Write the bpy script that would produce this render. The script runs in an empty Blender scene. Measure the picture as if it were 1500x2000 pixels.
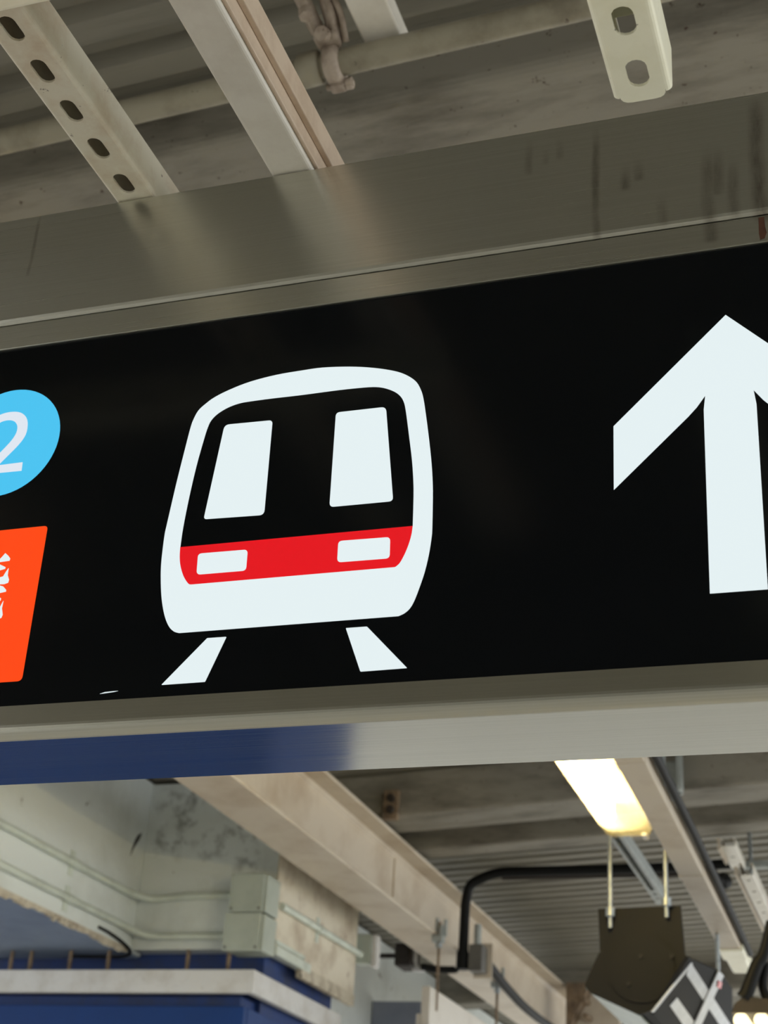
import bpy, bmesh, math, random
from mathutils import Vector, Matrix
from mathutils.geometry import tessellate_polygon
random.seed(7)
scene = bpy.context.scene
COL = scene.collection
CAMH = 1.85          # camera height above the platform floor; every z below is measured from the camera
FPX = 3027.7         # focal length in pixels of the 1500 x 2000 frame

# ------------------------------------------------------------------ camera
yaw, pit, rol = -0.3508096, 0.47168032, 0.06830066
fwd = Vector((math.sin(yaw)*math.cos(pit), math.cos(yaw)*math.cos(pit), math.sin(pit)))
r0 = Vector((math.cos(yaw), -math.sin(yaw), 0)); u0 = r0.cross(fwd)
right = r0*math.cos(rol) + u0*math.sin(rol); up = u0*math.cos(rol) - r0*math.sin(rol)
cam = bpy.data.cameras.new('camera'); camo = bpy.data.objects.new('camera', cam); COL.objects.link(camo)
camo.matrix_world = Matrix(((right.x, up.x, -fwd.x, 0), (right.y, up.y, -fwd.y, 0),
                            (right.z, up.z, -fwd.z, CAMH), (0, 0, 0, 1)))
cam.sensor_fit = 'HORIZONTAL'; cam.sensor_width = 36.0; cam.lens = FPX/1500*36.0
cam.clip_start = 0.02; cam.clip_end = 200
cam.dof.use_dof = True; cam.dof.focus_distance = 1.24; cam.dof.aperture_fstop = 18
scene.camera = camo

# ------------------------------------------------------------------ light and exposure
world = bpy.data.worlds.new('world'); scene.world = world; world.use_nodes = True
wn = world.node_tree.nodes; bg = wn['Background']
bg.inputs['Color'].default_value = (0.93, 0.97, 1.0, 1); bg.inputs['Strength'].default_value = 2.0
scene.view_settings.view_transform = 'Standard'; scene.view_settings.look = 'None'
scene.view_settings.gamma = 1.0; scene.view_settings.use_curve_mapping = False
scene.view_settings.exposure = 0.33
TUBE_STRENGTH = 93.0

def ray(px, py):
    return right*((px-750)/FPX) - up*((py-1000)/FPX) + fwd
def aty(px, py, y): d = ray(px, py); return d*(y/d.y)
def atz(px, py, z): d = ray(px, py); return d*(z/d.z)
def atx(px, py, x): d = ray(px, py); return d*(x/d.x)
def onplane(px, py, p0, n): d = ray(px, py); return d*(p0.dot(n)/d.dot(n))

# ------------------------------------------------------------------ materials
def lin(c):
    return tuple((v/255/12.92 if v/255 <= 0.04045 else ((v/255+0.055)/1.055)**2.4) for v in c) + (1,)
MATS = {}
def nodes(name):
    m = bpy.data.materials.new(name); m.use_nodes = True
    nt = m.node_tree; b = nt.nodes['Principled BSDF']
    return m, nt, b
def N(nt, t, **kw):
    n = nt.nodes.new(t)
    for k, v in kw.items(): setattr(n, k, v)
    return n
def ramp(nt, src, stops):
    r = N(nt, 'ShaderNodeValToRGB'); e = r.color_ramp.elements
    while len(e) < len(stops): e.new(0.5)
    for i, (p, c) in enumerate(stops): e[i].position = p; e[i].color = c
    nt.links.new(src, r.inputs[0]); return r
def noise(nt, scale, detail=5, rough=0.6, stretch=(1, 1, 1)):
    tc = N(nt, 'ShaderNodeTexCoord'); mp = N(nt, 'ShaderNodeMapping'); mp.inputs['Scale'].default_value = stretch
    nt.links.new(tc.outputs['Object'], mp.inputs[0])
    n = N(nt, 'ShaderNodeTexNoise'); n.inputs['Scale'].default_value = scale
    n.inputs['Detail'].default_value = detail; n.inputs['Roughness'].default_value = rough
    nt.links.new(mp.outputs[0], n.inputs['Vector']); return n.outputs[0]
def mixc(nt, fac, a, b):
    m = N(nt, 'ShaderNodeMix', data_type='RGBA')
    for s, v in ((m.inputs[0], fac), (m.inputs[6], a), (m.inputs[7], b)):
        if hasattr(v, 'is_output'): nt.links.new(v, s)
        else: s.default_value = v
    return m.outputs[2]
def paint(name, col, dirt=None, rough=0.5, spots=0.0, metal=0.0, scale=9, bump=0.05, dlo=0.45, dhi=0.75,
          stretch=(1, 1, 1), spotcol=(70, 50, 38), bscale=60, spotscale=45, bumpdist=0.002):
    m, nt, b = nodes(name)
    dirt = dirt or tuple(int(c*0.72) for c in col)
    f = ramp(nt, noise(nt, scale, 6, 0.65, stretch), [(dlo, (0, 0, 0, 1)), (dhi, (1, 1, 1, 1))])
    c = mixc(nt, f.outputs[0], lin(col), lin(dirt))
    if spots > 0:
        g = ramp(nt, noise(nt, spotscale, 4, 0.7), [(0.70-spots, (0, 0, 0, 1)), (0.74-spots*0.8, (1, 1, 1, 1))])
        c = mixc(nt, g.outputs[0], c, lin(spotcol))
    nt.links.new(c, b.inputs['Base Color'])
    b.inputs['Roughness'].default_value = rough; b.inputs['Metallic'].default_value = metal
    if bump:
        bp = N(nt, 'ShaderNodeBump'); bp.inputs['Strength'].default_value = bump; bp.inputs['Distance'].default_value = bumpdist
        nt.links.new(noise(nt, bscale, 5, 0.6), bp.inputs['Height']); nt.links.new(bp.outputs[0], b.inputs['Normal'])
    MATS[name] = m; return m
def emit(name, col, strength=1.0):
    m, nt, b = nodes(name)
    b.inputs['Base Color'].default_value = (0.02, 0.02, 0.02, 1)
    b.inputs['Roughness'].default_value = 0.25
    b.inputs['Specular IOR Level'].default_value = 0.2
    b.inputs['Emission Color'].default_value = lin(col); b.inputs['Emission Strength'].default_value = strength*2**-0.33
    MATS[name] = m; return m

def steel(name, drips=(), rlo=0.27, rhi=0.37, aniso=0.85):
    """horizontally brushed stainless steel, with dried drip marks given as (x, z_top, z_bottom, half width, strength)"""
    m, nt, b = nodes(name)
    L = nt.links.new
    b.inputs['Metallic'].default_value = 1.0; b.inputs['Anisotropic'].default_value = aniso
    geo = N(nt, 'ShaderNodeNewGeometry'); cr = N(nt, 'ShaderNodeVectorMath', operation='CROSS_PRODUCT')
    L(geo.outputs['Normal'], cr.inputs[0]); cr.inputs[1].default_value = (1, 0, 0)
    L(cr.outputs[0], b.inputs['Tangent'])
    fine = noise(nt, 60, 4, 0.6, (0.03, 14, 14))
    r = ramp(nt, fine, [(0.3, (rlo,)*3+(1,)), (0.7, (rhi,)*3+(1,))])
    L(r.outputs[0], b.inputs['Roughness'])
    c = mixc(nt, ramp(nt, fine, [(0.35, (0, 0, 0, 1)), (0.65, (1, 1, 1, 1))]).outputs[0], lin((210, 210, 202)), lin((202, 202, 193)))
    if drips:
        tc = N(nt, 'ShaderNodeTexCoord'); sp = N(nt, 'ShaderNodeSeparateXYZ'); L(tc.outputs['Object'], sp.inputs[0])
        wob = noise(nt, 14, 3, 0.5)
        xx = N(nt, 'ShaderNodeMath', operation='MULTIPLY_ADD'); L(wob, xx.inputs[0]); xx.inputs[1].default_value = 0.010; L(sp.outputs[0], xx.inputs[2])
        blot = ramp(nt, noise(nt, 70, 4, 0.7, (1, 1, 0.3)), [(0.3, (0.3, 0.3, 0.3, 1)), (0.7, (1, 1, 1, 1))])
        tot = None
        for (dx, zt, zb, hw, st) in drips:
            a = N(nt, 'ShaderNodeMath', operation='SUBTRACT'); L(xx.outputs[0], a.inputs[0]); a.inputs[1].default_value = dx+0.005
            ab = N(nt, 'ShaderNodeMath', operation='ABSOLUTE'); L(a.outputs[0], ab.inputs[0])
            s = N(nt, 'ShaderNodeMapRange', interpolation_type='SMOOTHSTEP'); L(ab.outputs[0], s.inputs[0])
            s.inputs[1].default_value = hw*1.15; s.inputs[2].default_value = hw*0.1; s.inputs[3].default_value = 0; s.inputs[4].default_value = st
            t = N(nt, 'ShaderNodeMapRange', interpolation_type='SMOOTHSTEP'); L(sp.outputs[2], t.inputs[0])
            t.inputs[1].default_value = zb-0.003; t.inputs[2].default_value = zb+0.003
            t2 = N(nt, 'ShaderNodeMapRange', interpolation_type='SMOOTHSTEP'); L(sp.outputs[2], t2.inputs[0])
            t2.inputs[1].default_value = zt+0.012; t2.inputs[2].default_value = zt-0.02
            p = N(nt, 'ShaderNodeMath', operation='MULTIPLY'); L(s.outputs[0], p.inputs[0]); L(t.outputs[0], p.inputs[1])
            p2 = N(nt, 'ShaderNodeMath', operation='MULTIPLY'); L(p.outputs[0], p2.inputs[0]); L(t2.outputs[0], p2.inputs[1])
            if tot is None: tot = p2
            else:
                q = N(nt, 'ShaderNodeMath', operation='MAXIMUM'); L(tot.outputs[0], q.inputs[0]); L(p2.outputs[0], q.inputs[1]); tot = q
        fm = N(nt, 'ShaderNodeMath', operation='MULTIPLY'); L(tot.outputs[0], fm.inputs[0]); L(blot.outputs[0], fm.inputs[1])
        c = mixc(nt, fm.outputs[0], c, lin((92, 72, 58)))
    L(c, b.inputs['Base Color'])
    bp = N(nt, 'ShaderNodeBump'); bp.inputs['Strength'].default_value = 0.012; bp.inputs['Distance'].default_value = 0.0002
    L(fine, bp.inputs['Height']); L(bp.outputs[0], b.inputs['Normal'])
    MATS[name] = m; return m

paint('deck', (136, 132, 121), (104, 101, 91), 0.55, 0.0, scale=5, stretch=(0.25, 3, 1), bump=0.15)
paint('purlin', (140, 135, 124), (88, 83, 72), 0.65, 0.05, scale=6, stretch=(0.5, 2, 2), bump=0.35, bscale=35)
paint('beam_paint', (208, 196, 178), (178, 160, 136), 0.5, 0.0, scale=3.5, bump=0.1)
paint('strut_paint', (228, 222, 202), (200, 178, 148), 0.45, 0.05, scale=14, bump=0.08, spotcol=(84, 60, 44))
paint('strut_white', (226, 221, 210), (206, 199, 186), 0.42, 0.0, scale=10, bump=0.08)
paint('strut_brown', (206, 186, 164), (180, 156, 132), 0.5, 0.0, scale=20, bump=0.1)
paint('strut_cream', (252, 249, 226), (242, 238, 210), 0.4, 0.03, scale=16, bump=0.06, spotcol=(120, 112, 92), spotscale=60)
paint('galvanised', (168, 174, 172), (140, 146, 144), 0.5, 0.0, metal=0.15, scale=30)
paint('rod_zinc', (170, 178, 182), (128, 134, 136), 0.35, 0.0, metal=0.8, scale=60)
paint('conduit_cream', (150, 144, 126), (116, 108, 92), 0.5, 0.02, scale=12)
paint('lump_paint', (172, 158, 144), (112, 96, 84), 0.55, 0.05, scale=22, bump=0.4, bscale=40)
paint('concrete_paint', (222, 228, 226), (192, 196, 190), 0.7, 0.045, scale=2.2, dlo=0.5, dhi=0.8, bump=0.35, bscale=22, spotcol=(112, 104, 92), spotscale=9, bumpdist=0.006)
paint('plaster_old', (222, 214, 196), (176, 160, 140), 0.8, 0.05, scale=7, bump=0.6, bscale=25, spotcol=(120, 86, 62), spotscale=14, bumpdist=0.008)
paint('plaster_edge', (206, 198, 180), (120, 98, 74), 0.9, 0.08, scale=12, bump=0.8, bscale=40, bumpdist=0.01)
paint('soffit_blue', (134, 148, 170), (112, 126, 150), 0.6, 0.0, scale=3)
paint('conduit_green', (208, 216, 206), (178, 184, 172), 0.45, 0.0, scale=10)
paint('box_green', (176, 184, 174), (160, 168, 158), 0.5, 0.0, scale=6)
paint('blue_panel', (8, 56, 122), (7, 50, 110), 0.45, 0.0, scale=2, bump=0)
paint('blue_core', (20, 54, 116), (44, 48, 66), 0.6, 0.0, scale=8)
paint('rail_white', (214, 214, 214), (188, 184, 178), 0.45, 0.02, scale=8, spotcol=(120, 96, 80))
paint('gap_black', (12, 13, 16), rough=0.7, bump=0)
paint('panel_black', (9, 12, 15), (10, 13, 17), 0.14, 0.0, scale=3, bump=0)
MATS['panel_black'].node_tree.nodes['Principled BSDF'].inputs['Specular IOR Level'].default_value = 0.2
paint('black_cable', (11, 12, 13), rough=0.6, bump=0)
paint('black_metal', (7, 9, 15), (9, 11, 17), 0.6, 0.0, scale=4, bump=0.05)
paint('screen_black', (16, 17, 20), rough=0.7, bump=0)
for k_ in ('black_metal', 'screen_black', 'blue_panel', 'black_cable'): MATS[k_].node_tree.nodes['Principled BSDF'].inputs['Specular IOR Level'].default_value = 0.25
paint('bar_white', (204, 208, 214), (180, 184, 190), 0.4, 0.0, scale=20, bump=0)
paint('underside_green', (146, 156, 146), (120, 130, 122), 0.45, 0.0, scale=14, bump=0)
paint('grey_box', (98, 96, 92), (84, 82, 78), 0.5, 0.0, scale=10)
paint('dark_brown', (52, 44, 38), (38, 32, 28), 0.6, 0.0, scale=15)
paint('white_board', (228, 222, 212), (214, 206, 194), 0.4, 0.0, scale=4, bump=0)
paint('bluegrey_board', (140, 146, 160), (120, 126, 140), 0.6, 0.0, scale=3)
paint('rust', (84, 50, 32), (52, 34, 24), 0.85, 0.1, scale=90, bump=0.5, spotcol=(40, 22, 12))
paint('rusty_clamp', (138, 118, 96), (70, 56, 46), 0.7, 0.06, scale=18, bump=0.5)
paint('floor_paving', (222, 216, 202), (204, 198, 184), 0.45, 0.0, scale=3)
paint('wall_far', (150, 146, 134), (136, 132, 120), 0.6, 0.0, scale=2)
paint('tray_yellow', (206, 190, 140), (196, 178, 128), 0.6, 0.0, scale=10, bump=0)
paint('red_lamp', (210, 24, 40), rough=0.3, bump=0)
def smudge(src, name, spots):
    m = MATS[src].copy(); m.name = name; nt = m.node_tree; b = nt.nodes['Principled BSDF']
    old = b.inputs['Base Color'].links[0].from_socket
    tc = N(nt, 'ShaderNodeTexCoord'); tot = None
    for (c, r) in spots:
        d = N(nt, 'ShaderNodeVectorMath', operation='DISTANCE'); nt.links.new(tc.outputs['Object'], d.inputs[0]); d.inputs[1].default_value = c
        k = N(nt, 'ShaderNodeMapRange', interpolation_type='SMOOTHSTEP'); nt.links.new(d.outputs['Value'], k.inputs[0])
        k.inputs[1].default_value = r; k.inputs[2].default_value = r*0.3
        if tot is None: tot = k.outputs[0]
        else:
            q = N(nt, 'ShaderNodeMath', operation='MAXIMUM'); nt.links.new(tot, q.inputs[0]); nt.links.new(k.outputs[0], q.inputs[1]); tot = q.outputs[0]
    g = ramp(nt, noise(nt, 13, 4, 0.65), [(0.50, (0, 0, 0, 1)), (0.66, (0.6, 0.6, 0.6, 1))])
    f = N(nt, 'ShaderNodeMath', operation='MULTIPLY'); nt.links.new(tot, f.inputs[0]); nt.links.new(g.outputs[0], f.inputs[1])
    nt.links.new(mixc(nt, f.outputs[0], old, lin((84, 84, 76))), b.inputs['Base Color']); MATS[name] = m
CB = Vector((-2.6, 5.85, -CAMH))
smudge('concrete_paint', 'concrete_stained', [(aty(370, 1590, 5.4)-CB, 0.22), (aty(430, 1610, 5.4)-CB, 0.22), (aty(330, 1640, 5.4)-CB, 0.12), (aty(495, 1660, 5.4)-CB, 0.15)])
steel('steel_plain', (), 0.11, 0.17, 0.6)
DR = []
for (px, y0, y1, w, s) in [(1165, 262, 462, 5, .5), (1033, 285, 340, 5, .35), (1092, 280, 310, 5, .3), (1222, 335, 370, 6, .55), (1246, 325, 352, 6, .55),
                           (1386, 300, 470, 8, .45), (1402, 300, 380, 8, .4), (1434, 320, 420, 7, .45), (1480, 200, 430, 9, .6), (1294, 395, 440, 7, .35), (1065, 300, 320, 4, .3),
                           (66, 425, 536, 3, .4)]:
    a = aty(px, y0, 1); c = aty(px, y1, 1)
    DR.append(((a.x+c.x)/2, a.z, c.z, w/3028*2.6, s*1.15))
steel('steel_stained', DR, 0.27, 0.31, 0.8)
emit('sign_white', (228, 240, 242), 1.0); emit('sign_number', (222, 230, 240), 1.0)
emit('sign_blue', (72, 194, 240), 1.0); emit('sign_orange', (255, 70, 2), 1.0); emit('sign_red', (228, 6, 22), 1.0)
emit('tube', (255, 244, 218), TUBE_STRENGTH); emit('bulb', (255, 236, 180), 3.0)
def diffuser_mat():
    m, nt, b = nodes('diffuser'); L = nt.links.new
    out = nt.nodes['Material Output']
    tr = N(nt, 'ShaderNodeBsdfTransparent'); tr.inputs[0].default_value = lin((252, 238, 188))
    tl = N(nt, 'ShaderNodeBsdfTranslucent'); tl.inputs[0].default_value = lin((246, 232, 176))
    df = N(nt, 'ShaderNodeBsdfDiffuse'); df.inputs[0].default_value = lin((236, 224, 176))
    gl = N(nt, 'ShaderNodeBsdfGlossy'); gl.inputs['Roughness'].default_value = 0.15
    m1 = N(nt, 'ShaderNodeMixShader'); m1.inputs[0].default_value = 0.4; L(tl.outputs[0], m1.inputs[1]); L(df.outputs[0], m1.inputs[2])
    m2 = N(nt, 'ShaderNodeMixShader'); m2.inputs[0].default_value = 0.26; L(tr.outputs[0], m2.inputs[1]); L(m1.outputs[0], m2.inputs[2])
    m3 = N(nt, 'ShaderNodeMixShader'); m3.inputs[0].default_value = 0.05; L(m2.outputs[0], m3.inputs[1]); L(gl.outputs[0], m3.inputs[2])
    L(m3.outputs[0], out.inputs[0]); MATS['diffuser'] = m
diffuser_mat()

# ------------------------------------------------------------------ mesh helpers (all coordinates from the camera; z up)
class MB:
    def __init__(s): s.v = []; s.f = []; s.smooth = []
    def add(s, vs, fs, smooth=False):
        o = len(s.v); s.v += [Vector(v) for v in vs]
        for f in fs: s.f.append([i+o for i in f]); s.smooth.append(smooth)
        return s
    def box(s, a, b, M=None):
        (x0, y0, z0), (x1, y1, z1) = a, b
        vs = [Vector(p) for p in ((x0,y0,z0),(x1,y0,z0),(x1,y1,z0),(x0,y1,z0),(x0,y0,z1),(x1,y0,z1),(x1,y1,z1),(x0,y1,z1))]
        if M: vs = [M @ v for v in vs]
        return s.add(vs, [(0,3,2,1),(4,5,6,7),(0,1,5,4),(1,2,6,5),(2,3,7,6),(3,0,4,7)])
    def bbox(s, a, b, r=0.004, seg=2):
        """box with bevelled edges"""
        bm = bmesh.new(); bmesh.ops.create_cube(bm, size=1)
        A = Vector(a); B = Vector(b)
        for v in bm.verts: v.co = Vector(((A[i]+B[i])/2 + v.co[i]*(B[i]-A[i]) for i in range(3)))
        bmesh.ops.bevel(bm, geom=bm.edges[:], offset=r, segments=seg, affect='EDGES', profile=0.5)
        bm.verts.index_update()
        s.add([v.co.copy() for v in bm.verts], [[v.index for v in f.verts] for f in bm.faces]); bm.free(); return s
    def prism(s, prof, fn, t0, t1, caps=True, smooth=False):
        """closed 2D profile swept from t0 to t1; fn(u, v, t) gives the point"""
        n = len(prof)
        vs = [fn(u, v, t0) for u, v in prof] + [fn(u, v, t1) for u, v in prof]
        fs = [(i, (i+1) % n, n+(i+1) % n, n+i) for i in range(n)]
        s.add(vs, fs, smooth)
        if caps:
            tri = tessellate_polygon([[Vector((u, v, 0)) for u, v in prof]])
            s.add(vs[:n], [t for t in tri]); s.add(vs[n:], [t[::-1] for t in tri])
        return s
    def slab(s, outer, holes, fn, w0, w1):
        loops = [[Vector((u, v, 0)) for u, v in outer]] + [[Vector((u, v, 0)) for u, v in h] for h in holes]
        flat = [p for l in loops for p in l]; tri = tessellate_polygon(loops); n = len(flat)
        vs = [fn(p.x, p.y, w0) for p in flat] + [fn(p.x, p.y, w1) for p in flat]
        fs = [tuple(t) for t in tri] + [tuple(i+n for i in t[::-1]) for t in tri]
        k = 0
        for l in loops:
            m = len(l)
            for i in range(m): a, b = k+i, k+(i+1) % m; fs.append((a, b, b+n, a+n))
            k += m
        return s.add(vs, fs)
    def tube(s, pts, r, seg=12, caps=True):
        pts = [Vector(p) for p in pts]; n = len(pts); rings = []
        t = (pts[1]-pts[0]).normalized(); ref = Vector((0, 0, 1)) if abs(t.z) < 0.9 else Vector((1, 0, 0))
        nrm = t.cross(ref).normalized()
        for i, p in enumerate(pts):
            if i == 0: tt = pts[1]-p
            elif i == n-1: tt = p-pts[i-1]
            else: tt = (pts[i+1]-p).normalized()+(p-pts[i-1]).normalized()
            tt.normalize(); nrm = (nrm-tt*nrm.dot(tt)).normalized(); bn = tt.cross(nrm)
            rr = r[i] if isinstance(r, (list, tuple)) else r
            rings.append([p+nrm*math.cos(2*math.pi*k/seg)*rr+bn*math.sin(2*math.pi*k/seg)*rr for k in range(seg)])
        vs = [v for q in rings for v in q]
        fs = [(i*seg+k, i*seg+(k+1) % seg, (i+1)*seg+(k+1) % seg, (i+1)*seg+k) for i in range(n-1) for k in range(seg)]
        s.add(vs, fs, True)
        if caps: s.add(rings[0], [tuple(range(seg))[::-1]]); s.add(rings[-1], [tuple(range(seg))])
        return s
    def ball(s, c, r, sc=(1, 1, 1), u=12, w=8):
        c = Vector(c); vs = [c+Vector((0, 0, r*sc[2]))]
        for j in range(1, w):
            a = math.pi*j/w
            for i in range(u): b = 2*math.pi*i/u; vs.append(c+Vector((r*sc[0]*math.sin(a)*math.cos(b), r*sc[1]*math.sin(a)*math.sin(b), r*sc[2]*math.cos(a))))
        vs.append(c-Vector((0, 0, r*sc[2]))); L = len(vs)-1
        fs = [(0, 1+i, 1+(i+1) % u) for i in range(u)]
        for j in range(w-2):
            for i in range(u): a = 1+j*u+i; b = 1+j*u+(i+1) % u; fs.append((a, a+u, b+u, b))
        fs += [(L, 1+(w-2)*u+(i+1) % u, 1+(w-2)*u+i) for i in range(u)]
        return s.add(vs, fs, True)

def spline(pts, sub=8, closed=False):
    P = [Vector(p) for p in pts]; n = len(P); out = []
    for i in range(n if closed else n-1):
        a = P[(i-1) % n] if closed or i > 0 else P[0]; b = P[i]; c = P[(i+1) % n]
        d = P[(i+2) % n] if closed or i+2 < n else P[-1]
        for k in range(sub):
            t = k/sub
            out.append(0.5*((2*b)+(c-a)*t+(2*a-5*b+4*c-d)*t*t+(3*b-a-3*c+d)*t**3))
    if not closed: out.append(P[-1])
    return out
def bend(pts, r, seg=6):
    """polyline with every inner corner rounded by radius r"""
    P = [Vector(p) for p in pts]; out = [P[0]]
    for i in range(1, len(P)-1):
        a = (P[i-1]-P[i]); b = (P[i+1]-P[i]); d = min(r, a.length*0.45, b.length*0.45)
        p0 = P[i]+a.normalized()*d; p2 = P[i]+b.normalized()*d
        for k in range(seg+1):
            t = k/seg; out.append(p0*(1-t)**2+P[i]*2*t*(1-t)+p2*t*t)
    out.append(P[-1]); return out
def rnd(poly, r, seg=5):
    """2D closed polygon with rounded corners; r one radius or a list"""
    n = len(poly); out = []
    for i in range(n):
        p = Vector(poly[i]).to_2d(); a = Vector(poly[i-1]).to_2d()-p; b = Vector(poly[(i+1) % n]).to_2d()-p
        rr = r[i] if isinstance(r, (list, tuple)) else r
        d = min(rr, a.length*0.45, b.length*0.45)
        if d <= 0: out.append((p.x, p.y)); continue
        p0 = p+a.normalized()*d; p2 = p+b.normalized()*d
        for k in range(seg+1):
            t = k/seg; q = p0*(1-t)**2+p*2*t*(1-t)+p2*t*t; out.append((q.x, q.y))
    return out

ORG = {}
def link(o, label=None, cat=None, group=None, kind=None):
    COL.objects.link(o)
    for k, v in (('label', label), ('category', cat), ('group', group), ('kind', kind)):
        if v: o[k] = v
    return o
def thing(name, label, cat, base, group=None, kind=None):
    o = bpy.data.objects.new(name, None); o.empty_display_size = 0.05
    o.location = Vector(base)+Vector((0, 0, CAMH)); ORG[o.name] = Vector(base)
    return link(o, label, cat, group, kind)
def obj(name, mb, mat, parent=None, label=None, cat=None, group=None, kind=None, origin=None):
    me = bpy.data.meshes.new(name)
    if parent is not None: org = ORG[parent.name]
    else:
        xs = [v.x for v in mb.v]; ys = [v.y for v in mb.v]; zs = [v.z for v in mb.v]
        org = Vector(origin) if origin else Vector(((min(xs)+max(xs))/2, (min(ys)+max(ys))/2, min(zs)))
    loc = org
    if parent is not None and origin is not None: loc = Vector(origin)
    me.from_pydata([v-loc for v in mb.v], [], mb.f)
    bm = bmesh.new(); bm.from_mesh(me); bmesh.ops.recalc_face_normals(bm, faces=bm.faces[:]); bm.to_mesh(me); bm.free()
    if any(mb.smooth):
        for p, sflag in zip(me.polygons, mb.smooth): p.use_smooth = sflag
    me.materials.append(MATS[mat]); me.update()
    o = bpy.data.objects.new(name, me)
    if parent is not None:
        o.parent = parent; o.location = loc-org
    else: o.location = loc+Vector((0, 0, CAMH))
    ORG[o.name] = loc
    return link(o, label, cat, group, kind)

XZ = lambda u, v, t: Vector((u, t, v))      # profile in x-z swept along y
YZ = lambda u, v, t: Vector((t, u, v))      # profile in y-z swept along x
XY = lambda u, v, t: Vector((u, v, t))      # outline in x-y, thickness in z
SL = 0.056                                  # the canopy rises this much per metre towards +x
X0 = -1.97
def rz(x, z): return z+SL*(x-X0)
SLY = lambda u, v, t: Vector((t, u, rz(t, v)))

# ------------------------------------------------------------------ the setting: platform floor and canopy deck
obj('floor', MB().box((-30, -30, -CAMH-0.1), (30, 40, -CAMH)), 'floor_paving', label='pale paved station platform floor below the sign', kind='structure')
obj('wall_back_added', MB().prism([(-6.5, -CAMH), (6.0, -CAMH), (6.0, 2.29), (-6.5, 1.60)], XZ, -7.6, -7.4), 'wall_far', label='plain grey beige wall added out of view to darken reflections in the sign', kind='structure')  # added wall behind the camera, keeps bright sky out of the steel reflections
ceil = thing('ceiling', 'ribbed painted metal canopy roof deck above the platform', None, (0, 0, 1.9), kind='structure')
DZ = 1.865
def deck_profile(y0, n, pitch=0.11):
    p = []
    for i in range(n):
        y = y0+i*pitch
        p += [(y, DZ), (y+0.05, DZ), (y+0.064, DZ+0.028), (y+0.096, DZ+0.028)]
    p.append((y0+n*pitch, DZ)); p.append((y0+n*pitch+0.03, DZ+0.001))
    return p
proto = None
for k in range(-12, 24):
    y0 = k*0.66+0.02
    if proto is None:
        pr = deck_profile(0, 6); mb = MB()
        low = pr; top = [(y, z+0.004) for y, z in reversed(pr)]
        mb.prism(low+top, SLY, -6.5, 6.0)
        mb.v = [v+Vector((0, y0, 0)) for v in mb.v]
        proto = obj('deck_sheet', mb, 'deck', ceil, origin=(0, y0, 1.9)); PY = y0
    else:
        o = proto.copy(); COL.objects.link(o); o.parent = ceil; o.location.y = y0; o.location.z += 0.0012*(k % 2)

# ------------------------------------------------------------------ roof purlins
def purlin(y0, y1, zb, label, zt=DZ-0.002, r=0.014):
    prof = rnd([(y0, zt), (y0, zb), (y1, zb), (y1, zt)], [0, r, r, 0], 5)
    return obj('roof_purlin', MB().prism(prof, SLY, -6.2, 5.8), 'purlin', None, label, 'purlin')
purlin(1.885, 2.14, 1.740, 'painted roof purlin with rough underside running just above the sign housing', r=0.03)
purlin(5.60, 5.83, 1.692, 'wide pale roof purlin crossing above the lit fluorescent fitting')
purlin(6.10, 6.24, 1.696, 'narrow pale roof purlin next behind the wide one')
purlin(9.4, 9.6, 1.70, 'far roof purlin beyond the black hanging display')
purlin(-2.2, -2.0, 1.72, 'roof purlin over the open platform facing the grey wall')

# ------------------------------------------------------------------ I-beam along the platform
zb, zt, xl, xr = 1.405, 1.674, -2.158, -1.962
ib = thing('steel_beam', 'cream painted steel I-beam carrying the roof purlins', 'beam', ((xl+xr)/2, 4.5, zb))
tf, tw = 0.013, 0.010; xc = (xl+xr)/2
obj('bottom_flange', MB().bbox((xl, -1.0, zb), (xr, 10.5, zb+tf), 0.003), 'beam_paint', ib)
obj('top_flange', MB().bbox((xl, -1.0, zt-tf), (xr, 10.5, zt), 0.003), 'beam_paint', ib)
web = [(xc-tw/2, zb+tf), (xc-tw/2, zt-tf), (xc+tw/2, zt-tf)]
fil = 0.016
prof = [(xc-tw/2-fil, zb+tf), (xc-tw/2, zb+tf+fil), (xc-tw/2, zt-tf-fil), (xc-tw/2-fil, zt-tf), (xc+tw/2+fil, zt-tf), (xc+tw/2, zt-tf-fil), (xc+tw/2, zb+tf+fil), (xc+tw/2+fil, zb+tf)]
obj('web', MB().prism(prof, XZ, -1.0, 10.5), 'beam_paint', ib)
obj('splice_plate', MB().bbox((xc+tw/2, 6.02, zb+tf+0.018), (xc+tw/2+0.008, 6.5, zt-tf-0.018), 0.002), 'beam_paint', ib)
# bolted end plate and rusty clamps at the far end
ep = thing('beam_bracket', 'cream steel bracket bolted to the far end of the I-beam', 'bracket', (-1.8, 8.9, 1.35))
obj('plate', MB().bbox((-1.958, 8.92, 1.36), (-1.66, 8.95, 1.69), 0.004), 'beam_paint', ep)
obj('gusset', MB().prism([(-1.94, 1.40), (-1.94, 1.67), (-1.80, 1.67)], XZ, 8.80, 8.92), 'rusty_clamp', ep)
for (bx_, bz_) in ((-1.90, 1.62), (-1.84, 1.58), (-1.90, 1.52), (-1.83, 1.49)):
    obj('bolt', MB().tube([(bx_, 8.93, bz_), (bx_, 8.78, bz_)], 0.016, 8), 'rusty_clamp', ep)

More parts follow.
